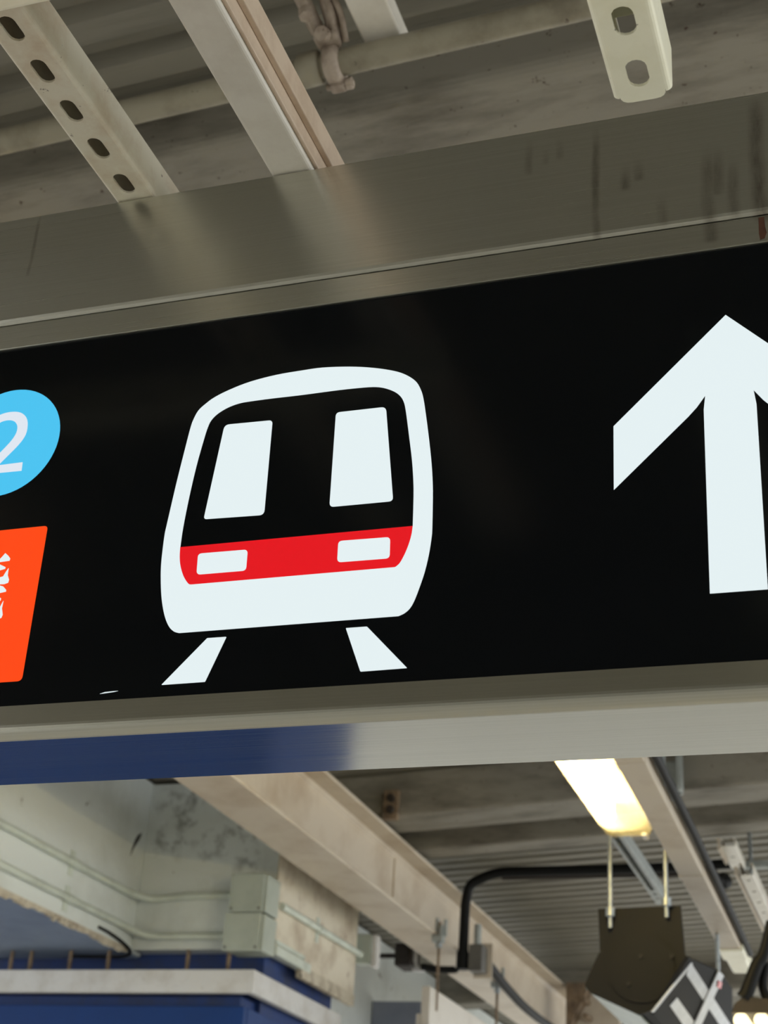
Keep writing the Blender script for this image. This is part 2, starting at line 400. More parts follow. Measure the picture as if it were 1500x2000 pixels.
# ------------------------------------------------------------------ concrete beam, column and its conduits
XA, XB, Y1, Y2, ZC = -2.88, -2.30, 5.40, 6.315, 1.135
cb = thing('concrete_beam', 'pale green painted concrete downstand beam with ragged lower edge', 'beam', (-3.2, 4.5, ZC))
obj('beam_body', MB().box((-3.6, -1.5, ZC), (XA, 11.5, 1.80)), 'concrete_paint', cb)
obj('soffit', MB().box((-3.59, -1.49, ZC-0.006), (XA-0.01, 11.4, ZC-0.0005)), 'soffit_blue', cb, 'blue grey painted underside of the beam')
mb = MB(); y = 3.9; prev = None
while y < 5.36:
    st = random.uniform(0.012, 0.04); d = random.uniform(0.0, 0.02); w = random.uniform(0.006, 0.02)
    mb.add([(XA-w-0.01, y, ZC-0.004), (XA+0.003, y, ZC+0.012), (XA+0.001, y, ZC-d), (XA-w-0.01, y+st, ZC-0.004), (XA+0.003, y+st, ZC+0.012), (XA+0.001, y+st, ZC-d*random.uniform(0.3, 1))],
           [(0, 1, 2), (3, 5, 4), (1, 4, 5, 2), (2, 5, 3, 0), (0, 3, 4, 1)])
    y += st
obj('broken_plaster', mb, 'plaster_edge', cb, 'flaking broken plaster along the lower edge')
q = [atx(px_, py2, XA) for px_, py2 in ((277, 1627), (272, 1640), (262, 1655), (254, 1672), (258, 1656), (264, 1640), (270, 1630))]
obj('crack', MB().prism([(p.y, p.z) for p in q], YZ, XA-0.001, XA+0.0012), 'dark_brown', cb, 'dark crack near the corner')
cc = thing('concrete_column', 'pale green painted concrete column head with old peeling side', 'column', (-2.6, 5.85, -CAMH))
obj('column_head', MB().box((XA+0.001, Y1, ZC+0.01), (XB-0.006, Y2, 1.795)), 'concrete_stained', cc)
obj('old_plaster', MB().box((XB-0.006, Y1+0.001, ZC+0.0), (XB, Y2, 1.79)), 'plaster_old', cc, 'stained peeling plaster on the side')
obj('core', MB().box((-3.55, Y1+0.08, -CAMH), (XB-0.06, Y2-0.1, ZC+0.011)), 'blue_core', cc, 'blue painted column shaft behind the cladding')
for i, (a, b_, z0, z1) in enumerate(((Y1+0.02, 5.78, ZC-0.005, ZC+0.03), (Y1+0.02, 5.72, ZC+0.035, ZC+0.05), (5.70, Y2, ZC-0.035, ZC+0.012))):
    obj('ledge', MB().bbox((XB-0.02, a, z0), (XB+0.012-0.003*i, b_, z1), 0.003), 'plaster_edge' if i == 2 else 'conduit_green', cc)
# the cladding below: top rail, posts, blue panels down to the floor
yk, xk, zr1, zr0 = 5.27, -2.305, 1.046, 0.964
cl = thing('wall_cladding', 'deep blue panel cladding with white top rail around the column foot', 'cladding', (-3.2, 5.6, -CAMH))
obj('top_rail', MB().bbox((-6.0, yk, zr0), (xk, yk+0.03, zr1), 0.003), 'rail_white', cl)
obj('top_rail', MB().bbox((xk-0.03, yk+0.0305, zr0), (xk, 6.2, zr1), 0.003), 'rail_white', cl)
obj('rail_cap', MB().prism([(-6.0, yk+0.03), (xk-0.03, yk+0.03), (xk-0.03, 6.2), (xk-0.10, 6.2), (xk-0.10, yk+0.10), (-6.0, yk+0.10)], XY, zr1-0.004, zr1), 'rusty_clamp', cl)
for px_ in (20, 58, 135, 210, 365, 445):
    p = aty(px_, 1880, yk+0.06)
    obj('post', MB().box((p.x-0.006, yk+0.06, zr1), (p.x+0.006, yk+0.07, zr1+0.085)), 'rusty_clamp', cl)
obj('recess_back', MB().box((-6.0, yk+0.075, zr0-0.06), (xk-0.075, yk+0.10, zr0)), 'blue_core', cl)
obj('recess_back', MB().box((xk-0.10, yk+0.10, zr0-0.06), (xk-0.075, 6.18, zr0)), 'blue_core', cl)
xp = -2.335; z_p = zr0-0.045
for i in range(3):
    a = xp-1.2*(i+1); obj('panel', MB().bbox((a+0.002, yk+0.015, -CAMH+0.01), (xp-1.2*i-0.002, yk+0.044, z_p), 0.002), 'blue_panel', cl)
obj('panel', MB().bbox((xp-0.029, yk+0.046, -CAMH+0.01), (xp, 6.19, z_p), 0.002), 'blue_panel', cl)

rc = 0.0135
def conduit_run(za, zbk, label):
    t = thing('wall_conduit', label, 'conduit', (XA, 5.0, zbk))
    path = bend([(XA+rc, 2.6, za), (XA+rc, Y1-rc-0.10, za), (XA+rc+0.05, Y1-rc-0.001, (za+zbk)/2-0.01), (XA+0.2, Y1-rc, zbk), (-2.432, Y1-rc, zbk)], 0.09, 8)
    obj('pipe', MB().tube(path, rc, 12), 'conduit_green', t)
    obj('saddle_clip', MB().tube([(XA+rc, 4.84, za), (XA+rc, 4.89, za)], rc+0.003, 12).box((XA, 4.85, za-0.045), (XA+0.004, 4.88, za+0.045)), 'conduit_green', t)
    return t
conduit_run(1.338, 1.343, 'upper pale conduit bending round the concrete beam to the boxes')
conduit_run(1.212, 1.190, 'lower pale conduit bending round the concrete beam to the boxes')
t = thing('wall_conduit', 'pale conduit fixed along the peeling side of the column', 'conduit', (XB, 5.9, 1.31))
obj('pipe', MB().tube([(XB+rc, Y1+0.03, 1.31), (XB+rc, 6.34, 1.318)], rc, 12), 'conduit_green', t)
obj('saddle_clip', MB().tube([(XB+rc, 5.82, 1.313), (XB+rc, 5.86, 1.313)], rc+0.003, 12).box((XB, 5.825, 1.262), (XB+0.004, 5.855, 1.36)), 'conduit_green', t)
# thin black cable under the beam edge
obj('black_wire', MB().tube(spline([(XA+0.006, 5.12, 1.168), (XA+0.006, 5.2, 1.166), (XA+0.008, 5.3, 1.155), (XA+0.012, 5.37, 1.135), (XA-0.02, 5.385, 1.118), (XA-0.14, 5.39, 1.118), (XA-0.25, 5.39, 1.120)], 6), 0.006, 8),
    'black_cable', None, 'thin black wire curling under the ragged concrete edge', 'wire')
# two stacked junction boxes
for nm, z0, z1, x0 in (('upper square grey green junction box on the column corner', 1.252, 1.396, -2.430), ('lower square grey green junction box on the column corner', 1.112, 1.250, -2.440)):
    t = thing('junction_box', nm, 'box', ((x0-2.285)/2, 5.34, z0))
    obj('box_body', MB().bbox((x0+0.004, 5.275, z0+0.002), (-2.286, Y1-0.0005, z1-0.002), 0.008, 3), 'box_green', t)
    obj('lid', MB().bbox((x0, 5.262, z0), (-2.296, 5.274, z1-0.001), 0.004, 2), 'box_green', t)
    for sx in (x0+0.012, -2.308):
        obj('screw', MB().tube([(sx, 5.262, z0+0.012), (sx, 5.258, z0+0.012)], 0.005, 8), 'grey_box', t)
t = thing('conduit_box', 'small pale box at the far end of the column conduit', 'box', (-2.27, 6.4, 1.28))
obj('box_body', MB().bbox((-2.315, 6.345, 1.283), (-2.245, 6.40, 1.408), 0.005), 'box_green', t)
obj('cover', MB().bbox((-2.245, 6.35, 1.270), (-2.222, 6.40, 1.405), 0.004), 'rail_white', t)
# board and dark device beyond the column
obj('wall_board', MB().bbox((-2.875, 8.2, 0.6), (-2.45, 8.24, 1.458), 0.004), 'bluegrey_board', None, 'blue grey board standing beyond the column under the beam', 'board')
t = thing('camera_housing', 'dark square device on a white bracket beyond the column', 'camera', (-2.30, 7.0, 1.38))
obj('housing_body', MB().bbox((-2.345, 6.95, 1.395), (-2.262, 7.10, 1.50), 0.012, 3), 'dark_brown', t)
obj('wall_bracket', MB().bbox((-2.2615, 6.98, 1.42), (-2.252, 7.02, 1.49), 0.002).box((-2.262, 6.98, 1.378), (-2.215, 7.02, 1.390)).tube(bend([(-2.257, 7.0, 1.43), (-2.25, 7.0, 1.40), (-2.222, 7.0, 1.384)], 0.03), 0.008, 8), 'rail_white', t)
obj('arm', MB().tube([(-2.345, 7.05, 1.46), (-2.88, 7.05, 1.46)], 0.012, 8), 'dark_brown', t)
obj('lens_ring', MB().tube([(-2.303, 6.952, 1.447), (-2.303, 6.940, 1.447)], 0.028, 16), 'dark_brown', t)

# ------------------------------------------------------------------ ceiling pipe with clamp
pz = 1.700; py_ = 1.668; pr_ = 0.021
cp = thing('ceiling_pipe', 'long painted pipe running under the ribbed roof above the sign', 'pipe', (-0.5, py_, pz))
SLP = lambda x: Vector((x, py_-0.012*(x+0.7), pz+0.040*(x+0.7)))
obj('pipe_run', MB().tube([SLP(-5.5), SLP(5.0)], pr_, 16), 'conduit_cream', cp)
obj('coupling', MB().tube([SLP(-0.80), SLP(-0.797), SLP(-0.765), SLP(-0.762)], [pr_+.001, pr_+0.006, pr_+0.006, pr_+.001], 16), 'conduit_cream', cp)
pc = thing('pipe_clamp', 'lumpy overpainted cast clamp gripping the ceiling pipe', 'clamp', (-0.755, py_, pz))
c0 = SLP(-0.742)
obj('ring', MB().tube([c0-Vector((0.013, 0, 0)), c0-Vector((0.010, 0, 0)), c0+Vector((0.010, 0, 0)), c0+Vector((0.013, 0, 0))], [pr_+.004, pr_+0.011, pr_+0.011, pr_+.004], 18), 'lump_paint', pc)
V = Vector
obj('lug', MB().bbox(c0+V((-0.012, 0.012, -0.034)), c0+V((0.014, 0.030, -0.016)), 0.004), 'lump_paint', pc)
obj('bolt', MB().tube([c0+V((-0.018, 0.021, -0.025)), c0+V((0.026, 0.021, -0.025))], 0.0055, 8).tube([c0+V((0.014, 0.021, -0.025)), c0+V((0.024, 0.021, -0.025))], 0.010, 6), 'lump_paint', pc)
obj('saddle', MB().bbox(c0+V((-0.020, -0.050, 0.010)), c0+V((0.020, -0.018, 0.040)), 0.007, 3), 'lump_paint', pc)
obj('bolt', MB().tube([c0+V((0.0, -0.048, 0.014)), c0+V((0.0, -0.062, 0.006))], 0.012, 6), 'lump_paint', pc)
obj('strap', MB().tube([c0+V((-0.014, -0.040, 0.030)), c0+V((-0.020, -0.100, 0.045)), c0+V((-0.034, -0.190, 0.060))], 0.013, 4), 'lump_paint', pc)
obj('strap', MB().tube([c0+V((0.012, -0.045, 0.030)), c0+V((0.018, -0.110, 0.050)), c0+V((0.012, -0.200, 0.070))], 0.012, 4), 'lump_paint', pc)
obj('tie_wire', MB().tube(spline([c0+V((0.026, -0.025, 0.018)), c0+V((0.031, -0.07, 0.035)), c0+V((0.024, -0.12, 0.05)), c0+V((0.030, -0.19, 0.07))], 5), 0.005, 8), 'lump_paint', pc)
for dy_, dx_ in ((-0.085, -0.018), (-0.13, 0.014), (-0.155, -0.026)):
    obj('nut', MB().tube([c0+V((dx_, dy_, 0.035)), c0+V((dx_+0.002, dy_, 0.020))], 0.012, 6), 'lump_paint', pc)

# ------------------------------------------------------------------ strut channels
def obround(cx, cy, w, l, seg=7):
    p = []
    for k in range(seg+1): a = math.pi*k/seg; p.append((cx+w/2*math.cos(a), cy+(l-w)/2+w/2*math.sin(a)))
    for k in range(seg+1): a = math.pi+math.pi*k/seg; p.append((cx+w/2*math.cos(a), cy-(l-w)/2+w/2*math.sin(a)))
    return p[::-1]
def strut_mesh(xc, z, ya, yb, slots=None, w=0.041, h=0.041, th=0.0025, sw=0.014, sl=0.028, rc_=0.004, ends=0.004):
    mb = MB()
    hw = w/2
    holes = [obround(xc, y, sw, sl) for y in slots] if slots else []
    r = 0.0045
    outer = rnd([(xc-hw+r, ya), (xc+hw-r, ya), (xc+hw-r, yb), (xc-hw+r, yb)], ends, 4)
    mb.slab(outer, holes, XY, z, z+th)
    for s in (-1, 1):
        # side wall with the bend at the bottom and the lip turned in at the top
        P = []
        for k in range(5): a = math.pi/2*k/4; P.append((xc+s*(hw-r+r*math.sin(a)), z+r-r*math.cos(a)))
        P += [(xc+s*hw, z+h-0.003), (xc+s*(hw-0.003), z+h), (xc+s*(hw-0.009), z+h), (xc+s*(hw-0.009), z+h-0.007), (xc+s*(hw-0.009+th), z+h-0.007),
              (xc+s*(hw-0.009+th), z+h-th), (xc+s*(hw-th), z+h-th), (xc+s*(hw-th), z+r)]
        for k in range(4): a = math.pi/2*(3-k)/4; P.append((xc+s*(hw-r+(r-th)*math.sin(a)), z+r-(r-th)*math.cos(a)))
        mb.prism(P, XZ, ya+ends*0.7, yb-ends*0.7)
    return mb
ZS = 0.899
def hang_rod(t, x, y, z0, z1, r=0.005):
    z1 = rz(x, DZ)-0.001          # up to the underside of the deck
    obj('threaded_rod', MB().tube([(x, y, z0), (x, y, z1)], r, 8), 'rod_zinc', t)
# first strut: slotted, left
s1 = thing('strut_channel', 'dirty beige slotted strut channel with five slots, resting on the sign housing', 'strut', (-0.6335, 0.7, ZS))
ys = [0.978*ZS+0.05*k for k in range(-12, 6)]
obj('channel', strut_mesh(-0.6335, ZS, 0.25, 1.115, [y for y in ys if y < 1.09]), 'strut_paint', s1)
obj('slot_blocker', MB().box((-0.6335-0.0115, 0.25, ZS+0.035), (-0.6335+0.0115, 1.115, ZS+0.038)), 'strut_paint', s1)  # added strip closing the channel top so the slots go dark
hang_rod(s1, -0.6335, 0.36, ZS+0.003, 1.88)
# second strut: plain white underside, brown lipped side
s2 = thing('strut_channel', 'plain white strut channel with brown stained lipped side on the sign housing', 'strut', (-0.478, 0.7, ZS))
obj('channel', strut_mesh(-0.4775, ZS, 0.25, 1.115, None, w=0.040, h=0.024), 'strut_white', s2)
obj('side_lip', MB().bbox((-0.4575, 0.25, ZS+0.004), (-0.4535, 1.115, ZS+0.045), 0.0015).bbox((-0.4535, 0.25, ZS+0.020), (-0.4475, 1.115, ZS+0.045), 0.001), 'strut_brown', s2, 'brown stained side flange')
hang_rod(s2, -0.4775, 0.36, ZS+0.003, 1.88)
# third strut: cream, cut end hanging in front of the housing
Z3 = 0.757
s3 = thing('strut_channel', 'bright cream slotted strut end with rounded corners hanging before the sign housing', 'strut', (-0.1325, 0.5, Z3))
obj('channel', strut_mesh(-0.1325, Z3, 0.25, 0.832, [1.063*Z3-0.05*k for k in range(0, 10)], sw=0.0145, sl=0.0265, ends=0.008), 'strut_cream', s3)
obj('slot_blocker', MB().box((-0.1325-0.0115, 0.25, Z3+0.035), (-0.1325+0.0115, 0.785, Z3+0.038)), 'strut_cream', s3)  # added strip blocking light above the slots, last slot left open
hang_rod(s3, -0.1325, 0.36, Z3+0.003, 1.90)
# cream cross channel at the very top left, below the slotted strut
zx = ZS-0.043
yx = max(atz(0, 27, zx).y, 0)
sx_ = thing('cross_channel', 'bright cream cross channel passing under the beige slotted strut', 'strut', (-0.7, yx-0.03, zx))
mbx = strut_mesh(0, 0, -1.15, -0.42, None)
mbx.v = [Vector((v.y+0.0, yx-0.0205-v.x, zx+v.z)) for v in mbx.v]
obj('channel', mbx, 'strut_cream', sx_)
hang_rod(sx_, -1.1, yx-0.0205, zx+0.003, 1.85); hang_rod(sx_, -0.56, yx-0.0205, zx+0.003, 1.88)
# strut above the ceiling pipe
s4 = thing('strut_channel', 'lilac grey strut channel crossing over the ceiling pipe beside the clamp', 'strut', (-0.67, 1.3, 1.722))
mb4 = strut_mesh(-0.664, 1.726, 0.8, 1.712, None, w=0.062, h=0.035)
obj('channel', mb4, 'strut_white', s4)
for yy in (1.0, 1.4): hang_rod(s4, -0.664, yy, 1.729, 1.93)

# ------------------------------------------------------------------ the lightbox sign
SX0, SX1 = -1.62, 0.16
sg = thing('station_sign', 'black backlit station sign in brushed steel box with train and up arrow', 'sign', ((SX0+SX1)/2, 1.06, 0.377))
ZB, ZPB, ZPT, ZG, ZT = 0.3765, 0.4025, 0.7485, 0.7745, 0.897
YB = 1.118
# upper housing: rounded lower front edge
prof = [(1.0, ZT), (1.0, ZG+0.006), (1.0008, ZG+0.0035), (1.003, ZG+0.0015), (1.006, ZG+0.001), (YB, ZG+0.001), (YB, ZT)]
prof = rnd(prof, [0.0015, 0, 0, 0, 0, 0.002, 0.002], 3)
obj('housing', MB().prism(prof, YZ, SX0, SX1), 'steel_stained', sg, origin=(0, 0, 0))
obj('joint_groove', MB().box((SX0+0.001, 1.006, ZG-0.0005), (SX1-0.001, YB-0.004, ZG+0.001)), 'steel_plain', sg)
prof = rnd([(1.0015, ZG-0.0005), (1.0015, ZPT), (1.012, ZPT), (1.012, ZG-0.004), (YB, ZG-0.004), (YB, ZG-0.0005)], 0.0008, 2)
obj('top_frame', MB().prism(prof, YZ, SX0, SX1), 'steel_stained', sg, origin=(0, 0, 0))
# lower frame: front strip, rounded edge, mirror-like underside
R_ = 0.010
arc = [(1.001+R_-R_*math.cos(a), ZB+R_-R_*math.sin(a)) for a in [math.pi/2*k/8 for k in range(9)]]
prof = [(1.012, ZPB), (1.001, ZPB)] + arc + [(YB-0.002, ZB), (YB, ZB+0.002), (YB, ZB+0.012), (1.012, ZB+0.012)]
mbf = MB().prism(prof, YZ, SX0, SX1)
obj('bottom_frame', mbf, 'steel_plain', sg, origin=(0, 0, 0))
for xs in (SX0, SX1-0.004):
    obj('end_plate', MB().box((xs, 1.013, ZB+0.012), (xs+0.004, YB, ZG-0.004)), 'steel_plain', sg)
YP = 1.004
pn = obj('sign_panel', MB().box((SX0+0.004, YP, ZPB-0.004), (SX1-0.004, YP+0.006, ZPT+0.004)), 'panel_black', sg, 'glossy black sign face')
obj('back_panel', MB().box((SX0+0.004, YB-0.010, ZPB-0.004), (SX1-0.004, YB-0.004, ZPT+0.004)), 'panel_black', sg)
obj('rust_streak', MB().prism([(p.x, p.z) for p in [aty(*q, 1) for q in ((1481, 424), (1492, 422), (1494, 440), (1497, 452), (1493, 463), (1484, 466), (1482, 455))]], XZ, 1.0008, 1.0016), 'rust', sg, 'rusty streak on the frame')
def U(px, py): p = aty(px, py, YP); return (p.x, p.z)
def UL(L): return [U(*p) for p in L]
def face(name, outer, mat, parent, holes=(), lift=0.0004, label=None):
    return obj(name, MB().slab(outer, list(holes), XZ, YP-lift, YP-0.00005), mat, parent, label)
PX = 0.00038     # about one photo pixel on the sign face, in metres
def sm(L, sub=4, closed=False): return [(p.x, p.y) for p in spline([Vector((a, b, 0)) for a, b in L], sub, closed)]
outer = [(325,1030),(344,948),(362,876),(373,834),(379,818),(388,802),(402,789),(420,776),(450,761),(490,745.6),(540,732.6),(590,724),(630,718.4),(684,716.6),(730,719),(770,725),(794,733),(812,745),(821,759),(827,778),(833,818),(839,866),(843,906),(845,940),(845.5,970),(844.4,1030),(843,1050),(838,1082),(830,1116),(820,1146),(810,1172),(801,1188),(790,1198),(778,1203.6)]
outer2 = [(350,1236.6),(340,1233.6),(331,1225),(324,1210),(319,1190),(315.6,1164),(314.4,1132),(315,1104),(318,1074),(322,1044),(325,1030)]
inner = [(352.4,1069),(358,1030),(370,970),(384,910),(398,860),(406,835),(413,821),(426,808),(446,796),(468,788),(490,784),(530,778.6),(590,771.6),(650,763.6),(690,759),(728,756),(750,758),(770,765),(782,774),(789,786),(793,804),(799,850),(805,900),(807.6,940),(808,970),(806.4,1027.6)]
redr = [(806.4,1027.6),(804,1044),(799,1062),(791,1082),(781,1100),(772,1108)]
redl = [(374,1142),(368,1140),(359,1126),(353,1106),(351.4,1088),(352.4,1069)]
O2 = UL(sm(outer)+sm(outer2)[:-1]); I2 = UL(sm(inner)+sm(redr)[1:]+sm(redl)[:-1])
tr = face('train_symbol', O2, 'sign_white', sg, [I2], label='white backlit train front pictogram')
face('red_band', UL(sm(redr)+sm(redl)), 'sign_red', tr, label='red band across the train front')
for poly, rr in (([(439,830),(532.6,821),(516,1006),(398,1014.4)], [12,9,12,7]), ([(656.4,806),(754,795),(768,979),(643.6,990.6)], [10,11,10,10])):
    face('train_window', rnd(UL(poly), [r*PX for r in rr]), 'sign_white', tr)
for poly in ([(387.6,1082),(484.4,1074),(481,1115),(384.4,1123)], [(661.4,1057.4),(762.6,1049.6),(761.4,1091),(659,1099)]):
    face('headlight', rnd(UL(poly), 9*PX), 'sign_white', tr, lift=0.0008)
for poly in ([(405,1246.6),(442.6,1244),(400.6,1332),(315.4,1338)], [(675.6,1227),(717,1224),(795.4,1305),(704,1312)]):
    face('track_rail', rnd(UL(poly), 2*PX), 'sign_white', sg)
half = [(1198.4,833),(1199,957.2),(1345,813.5),(1361.2,795.6),(1377.5,772.9),(1374.6,800.5),(1375.2,820),(1386.6,1159.6)]
tip = U(1419.4, 615.2); H2 = UL(half); ax = tip[0]-0.0008
face('up_arrow', [(ax, tip[1])]+H2+[(2*ax-x, z) for x, z in reversed(H2)], 'sign_white', sg, label='large white upward arrow')
cx, cz, cr_ = -0.7210689*YP, 0.6480315*YP, 0.05322*YP
circ = [(cx+cr_*math.cos(2*math.pi*k/64), cz+cr_*math.sin(2*math.pi*k/64)) for k in range(64)]
ci = face('platform_disc', circ, 'sign_blue', sg, label='light blue platform number disc')
two_o = [(-17,826),(-9,816),(0,811.5),(13,807),(28.6,805),(41.6,807),(50.7,814),(54.6,825.8),(52.6,844),(45.5,858.3),(32.5,873.9),(15.6,890.8),(0,906.4),(-3,909.6)]
two_i = [(-25,926.5),(-22,907),(-14,898),(0,885.6),(10.4,875.2),(23.4,860.9),(32.5,846.6),(34.8,833.6),(29.9,824.5),(20.8,821.2),(9,822.5),(0,826.4),(-8,833),(-14,841)]
face('numeral', UL(sm(two_o, 3)+[(44.8,903.5),(42.6,920)]+[two_i[0]]+sm(two_i[1:], 3)), 'sign_number', ci, lift=0.0008, label='white numeral 2')
ors = rnd([(-0.86, 0.4226), (-0.6617, 0.4226), (-0.6632, 0.5608), (-0.86, 0.5608)], [.004, .0045, .0035, .004])
ors = [(x*YP, z*YP) for x, z in ors]
orp = face('orange_plate', ors, 'sign_orange', sg, label='orange square with white characters')
frs = [[(11.4,1080.9),(17,1086),(20.6,1091.4),(19.2,1095.7),(0,1098.4),(-14,1100),(-12,1094),(0,1093.5),(6,1087)],
       [(-14,1100.5),(0,1102.7),(11.4,1108.2),(10.5,1111.5),(0,1114.5),(-14,1117)],
       [(17.5,1110.3),(15.7,1123.7),(18.2,1132.5),(16.6,1138.6),(8.7,1141.4),(0,1141.8),(-14,1141),(-14,1131),(0,1128.5),(7,1126.4),(12,1118)],
       [(-14,1143.5),(0,1144.2),(7,1146),(12.6,1152.6),(12.3,1156),(0,1158.8),(-14,1161)],
       [(-14,1166),(0,1167.5),(2.6,1169),(1.8,1173.6),(-14,1177)],
       [(7.4,1174.2),(4.4,1188.5),(5.8,1200.8),(3.5,1206.9),(0,1208.6),(-14,1210),(-14,1192),(0,1188),(4,1180)]]
for fr in frs: face('character_stroke', UL(fr), 'sign_white', orp, lift=0.0008)
face('light_leak', UL([(195,1355.5),(205,1352),(222,1350.2),(231,1349.6),(222,1351.8),(208,1353.8)]), 'sign_white', sg, label='tiny white light leak at the lower edge')

# ------------------------------------------------------------------ fluorescent fittings
def lamp(label, xa, xb, ya, yb, z, group=None, lit=True, hang=True):
    xm = (xa+xb)/2; w = (xb-xa)
    t = thing('fluorescent_light', label, 'lamp', (xm, (ya+yb)/2, z), group)
    hgt = 0.085
    obj('tray', MB().bbox((xa+0.006, ya+0.02, z+hgt-0.012), (xb-0.006, yb-0.02, z+hgt+0.03), 0.006), 'tray_yellow', t)
    sec = [(-0.5, hgt), (-0.5, hgt*0.75), (-0.47, hgt*0.45), (-0.40, hgt*0.18), (-0.28, hgt*0.04), (-0.15, 0), (0.15, 0), (0.28, hgt*0.04), (0.40, hgt*0.18), (0.47, hgt*0.45), (0.5, hgt*0.75), (0.5, hgt)]
    rings = []
    L = yb-ya
    for (yy, k, lz) in ((0.0, 0.86, 0.045), (0.004, 0.92, 0.026), (0.02, 0.98, 0.008), (0.05, 1, 0.002), (0.09, 1, 0), (L*0.5, 1, 0), (L-0.12, 1, 0), (L-0.11, 0.985, 0.003), (L-0.10, 1, 0), (L-0.05, 0.98, 0.004), (L-0.02, 0.92, 0.014), (L-0.004, 0.84, 0.030), (L, 0.76, 0.045)):
        rings.append([Vector((xm+u*w*k, ya+yy, z+max(v, lz))) for u, v in sec])
    n = len(sec); mb = MB(); vs = [v for r in rings for v in r]
    mb.add(vs, [(i*n+k, i*n+k+1, (i+1)*n+k+1, (i+1)*n+k) for i in range(len(rings)-1) for k in range(n-1)], True)
    mb.add(rings[0], [tuple(range(n))]); mb.add(rings[-1], [tuple(range(n))[::-1]])
    obj('diffuser', mb, 'diffuser', t, 'yellowed clear diffuser cover')
    xt = xm-0.034
    obj('tube', MB().tube([(xt, ya+0.06, z+0.046), (xt, yb-0.13, z+0.046)], 0.014, 12), 'tube' if lit else 'strut_white', t)
    for yy in (ya+0.05, yb-0.13):
        obj('tube_holder', MB().box((xt-0.016, yy, z+0.03), (xt+0.016, yy+0.01, z+hgt-0.012)), 'strut_white', t)
    if hang:
        for yy in (ya+0.25, yb-0.25): hang_rod(t, xm, yy, z+hgt+0.03, 0)
    obj('end_clip', MB().box((xb-0.006-0.028, yb-0.055, z+0.004), (xb-0.022, yb-0.012, z+0.012)), 'rail_white', t)
    return t
ZL = 1.125
lamp('lit fluorescent fitting with yellowed diffuser hanging behind the sign', -0.790, -0.645, 2.62, 4.03, ZL, hang=False)
# perforated strut carrying the fittings
t = thing('strut_channel', 'galvanised perforated strut carrying the lit fluorescent fitting', 'strut', (-0.79, 4.2, 1.20))
zp = ZL+0.117
x_p = -0.663*zp
obj('channel', strut_mesh(x_p, zp, 1.7, 4.19*zp, [1.76+0.06*k for k in range(0, 57)], sw=0.015, sl=0.026), 'galvanised', t)
for yy in (2.35, 2.9): hang_rod(t, x_p, yy, zp+0.003, 1.92)

# ------------------------------------------------------------------ cable trunking beside the lamp
t = thing('cable_trunking', 'long pale steel trunking with brown side beside the lit fitting', 'trunking', (-0.645, 3.9, 1.2))
tk = [(-0.563, 1.4), (-0.612, 5.52)]; ztk = 1.10
def tk_fn(dx, dz, t_):
    y = tk[0][1]+(tk[1][1]-tk[0][1])*t_; x = tk[0][0]+(tk[1][0]-tk[0][0])*t_
    return Vector((x+dx, y, ztk+dz))
obj('trunk_body', MB().prism(rnd([(-0.033, 0), (0.033, 0), (0.033, 0.042), (-0.033, 0.042)], 0.003, 2), tk_fn, 0, 0.93), 'beam_paint', t)
for k in (0.46, 0.70): obj('cover_joint', MB().prism(rnd([(-0.0345, -0.0015), (0.0345, -0.0015), (0.0345, 0.043), (-0.0345, 0.043)], 0.003, 2), tk_fn, k, k+0.012), 'beam_paint', t)
obj('end_cap', MB().prism(rnd([(-0.040, -0.006), (0.040, -0.006), (0.040, 0.050), (-0.040, 0.050)], 0.006, 3), tk_fn, 0.93, 0.965), 'strut_cream', t)
obj('end_gland', MB().prism(rnd([(-0.034, -0.004), (0.034, -0.004), (0.034, 0.048), (-0.034, 0.048)], 0.010, 3), tk_fn, 0.966, 1.02), 'strut_cream', t)
obj('black_cable', MB().tube(spline([(-0.535, 3.2, 1.13), (-0.545, 4.0, 1.135), (-0.556, 4.8, 1.13), (-0.564, 5.4, 1.12)], 6), 0.011, 8), 'black_cable', None, 'black cable lying along the side of the pale trunking', 'cable')
obj('black_bundle', MB().tube(spline([(-0.82, 6.33, 1.66), (-0.80, 6.42, 1.635), (-0.77, 6.50, 1.64), (-0.78, 6.56, 1.67)], 6), [0.02+0.012*math.sin(i*1.1)**2 for i in range(19)], 8), 'black_cable', None, 'tangled black cable bundle under the narrow purlin', 'cable')

# ------------------------------------------------------------------ struts, rods and cleats at the right
t = thing('strut_channel', 'pale perforated strut with lipped edge right of the trunking', 'strut', (-0.54, 5.7, 1.30))
zq = 1.30
xq = -0.4125*zq
obj('channel', strut_mesh(xq+0.006, zq, 3.90*zq, 7.6, [3.95*zq+0.15*k for k in range(0, 16)], w=0.046, sw=0.014, sl=0.02), 'strut_white', t)
obj('side_lip', MB().bbox((xq-0.032, 3.90*zq, zq+0.002), (xq-0.021, 7.6, zq+0.03), 0.002), 'beam_paint', t)
for yy in (7.0, 7.4): hang_rod(t, xq+0.006, yy, zq+0.003, 1.95)
t = thing('strut_channel', 'short pale strut end with one hole under the narrow purlin', 'strut', (-0.73, 6.5, 1.76))
obj('channel', strut_mesh(-0.722, 1.722, 6.255, 6.60, [6.42], w=0.06, sw=0.02, sl=0.028, h=0.035), 'strut_white', t)
obj('side_plate', MB().bbox((-0.764, 6.26, 1.712), (-0.753, 6.5, 1.76), 0.002), 'beam_paint', t)
t = thing('cross_channel', 'grey galvanised cross channel behind the narrow purlin', 'strut', (-0.3, 6.66, 1.74))
mbx = strut_mesh(0, 0, -0.72, 0.9, None, h=0.03); mbx.v = [Vector((v.y, 6.66-v.x, 1.735+v.z)) for v in mbx.v]
obj('channel', mbx, 'galvanised', t)
for xx in (-0.675, 0.3): hang_rod(t, xx, 6.66, 1.70, 1.95, 0.008)
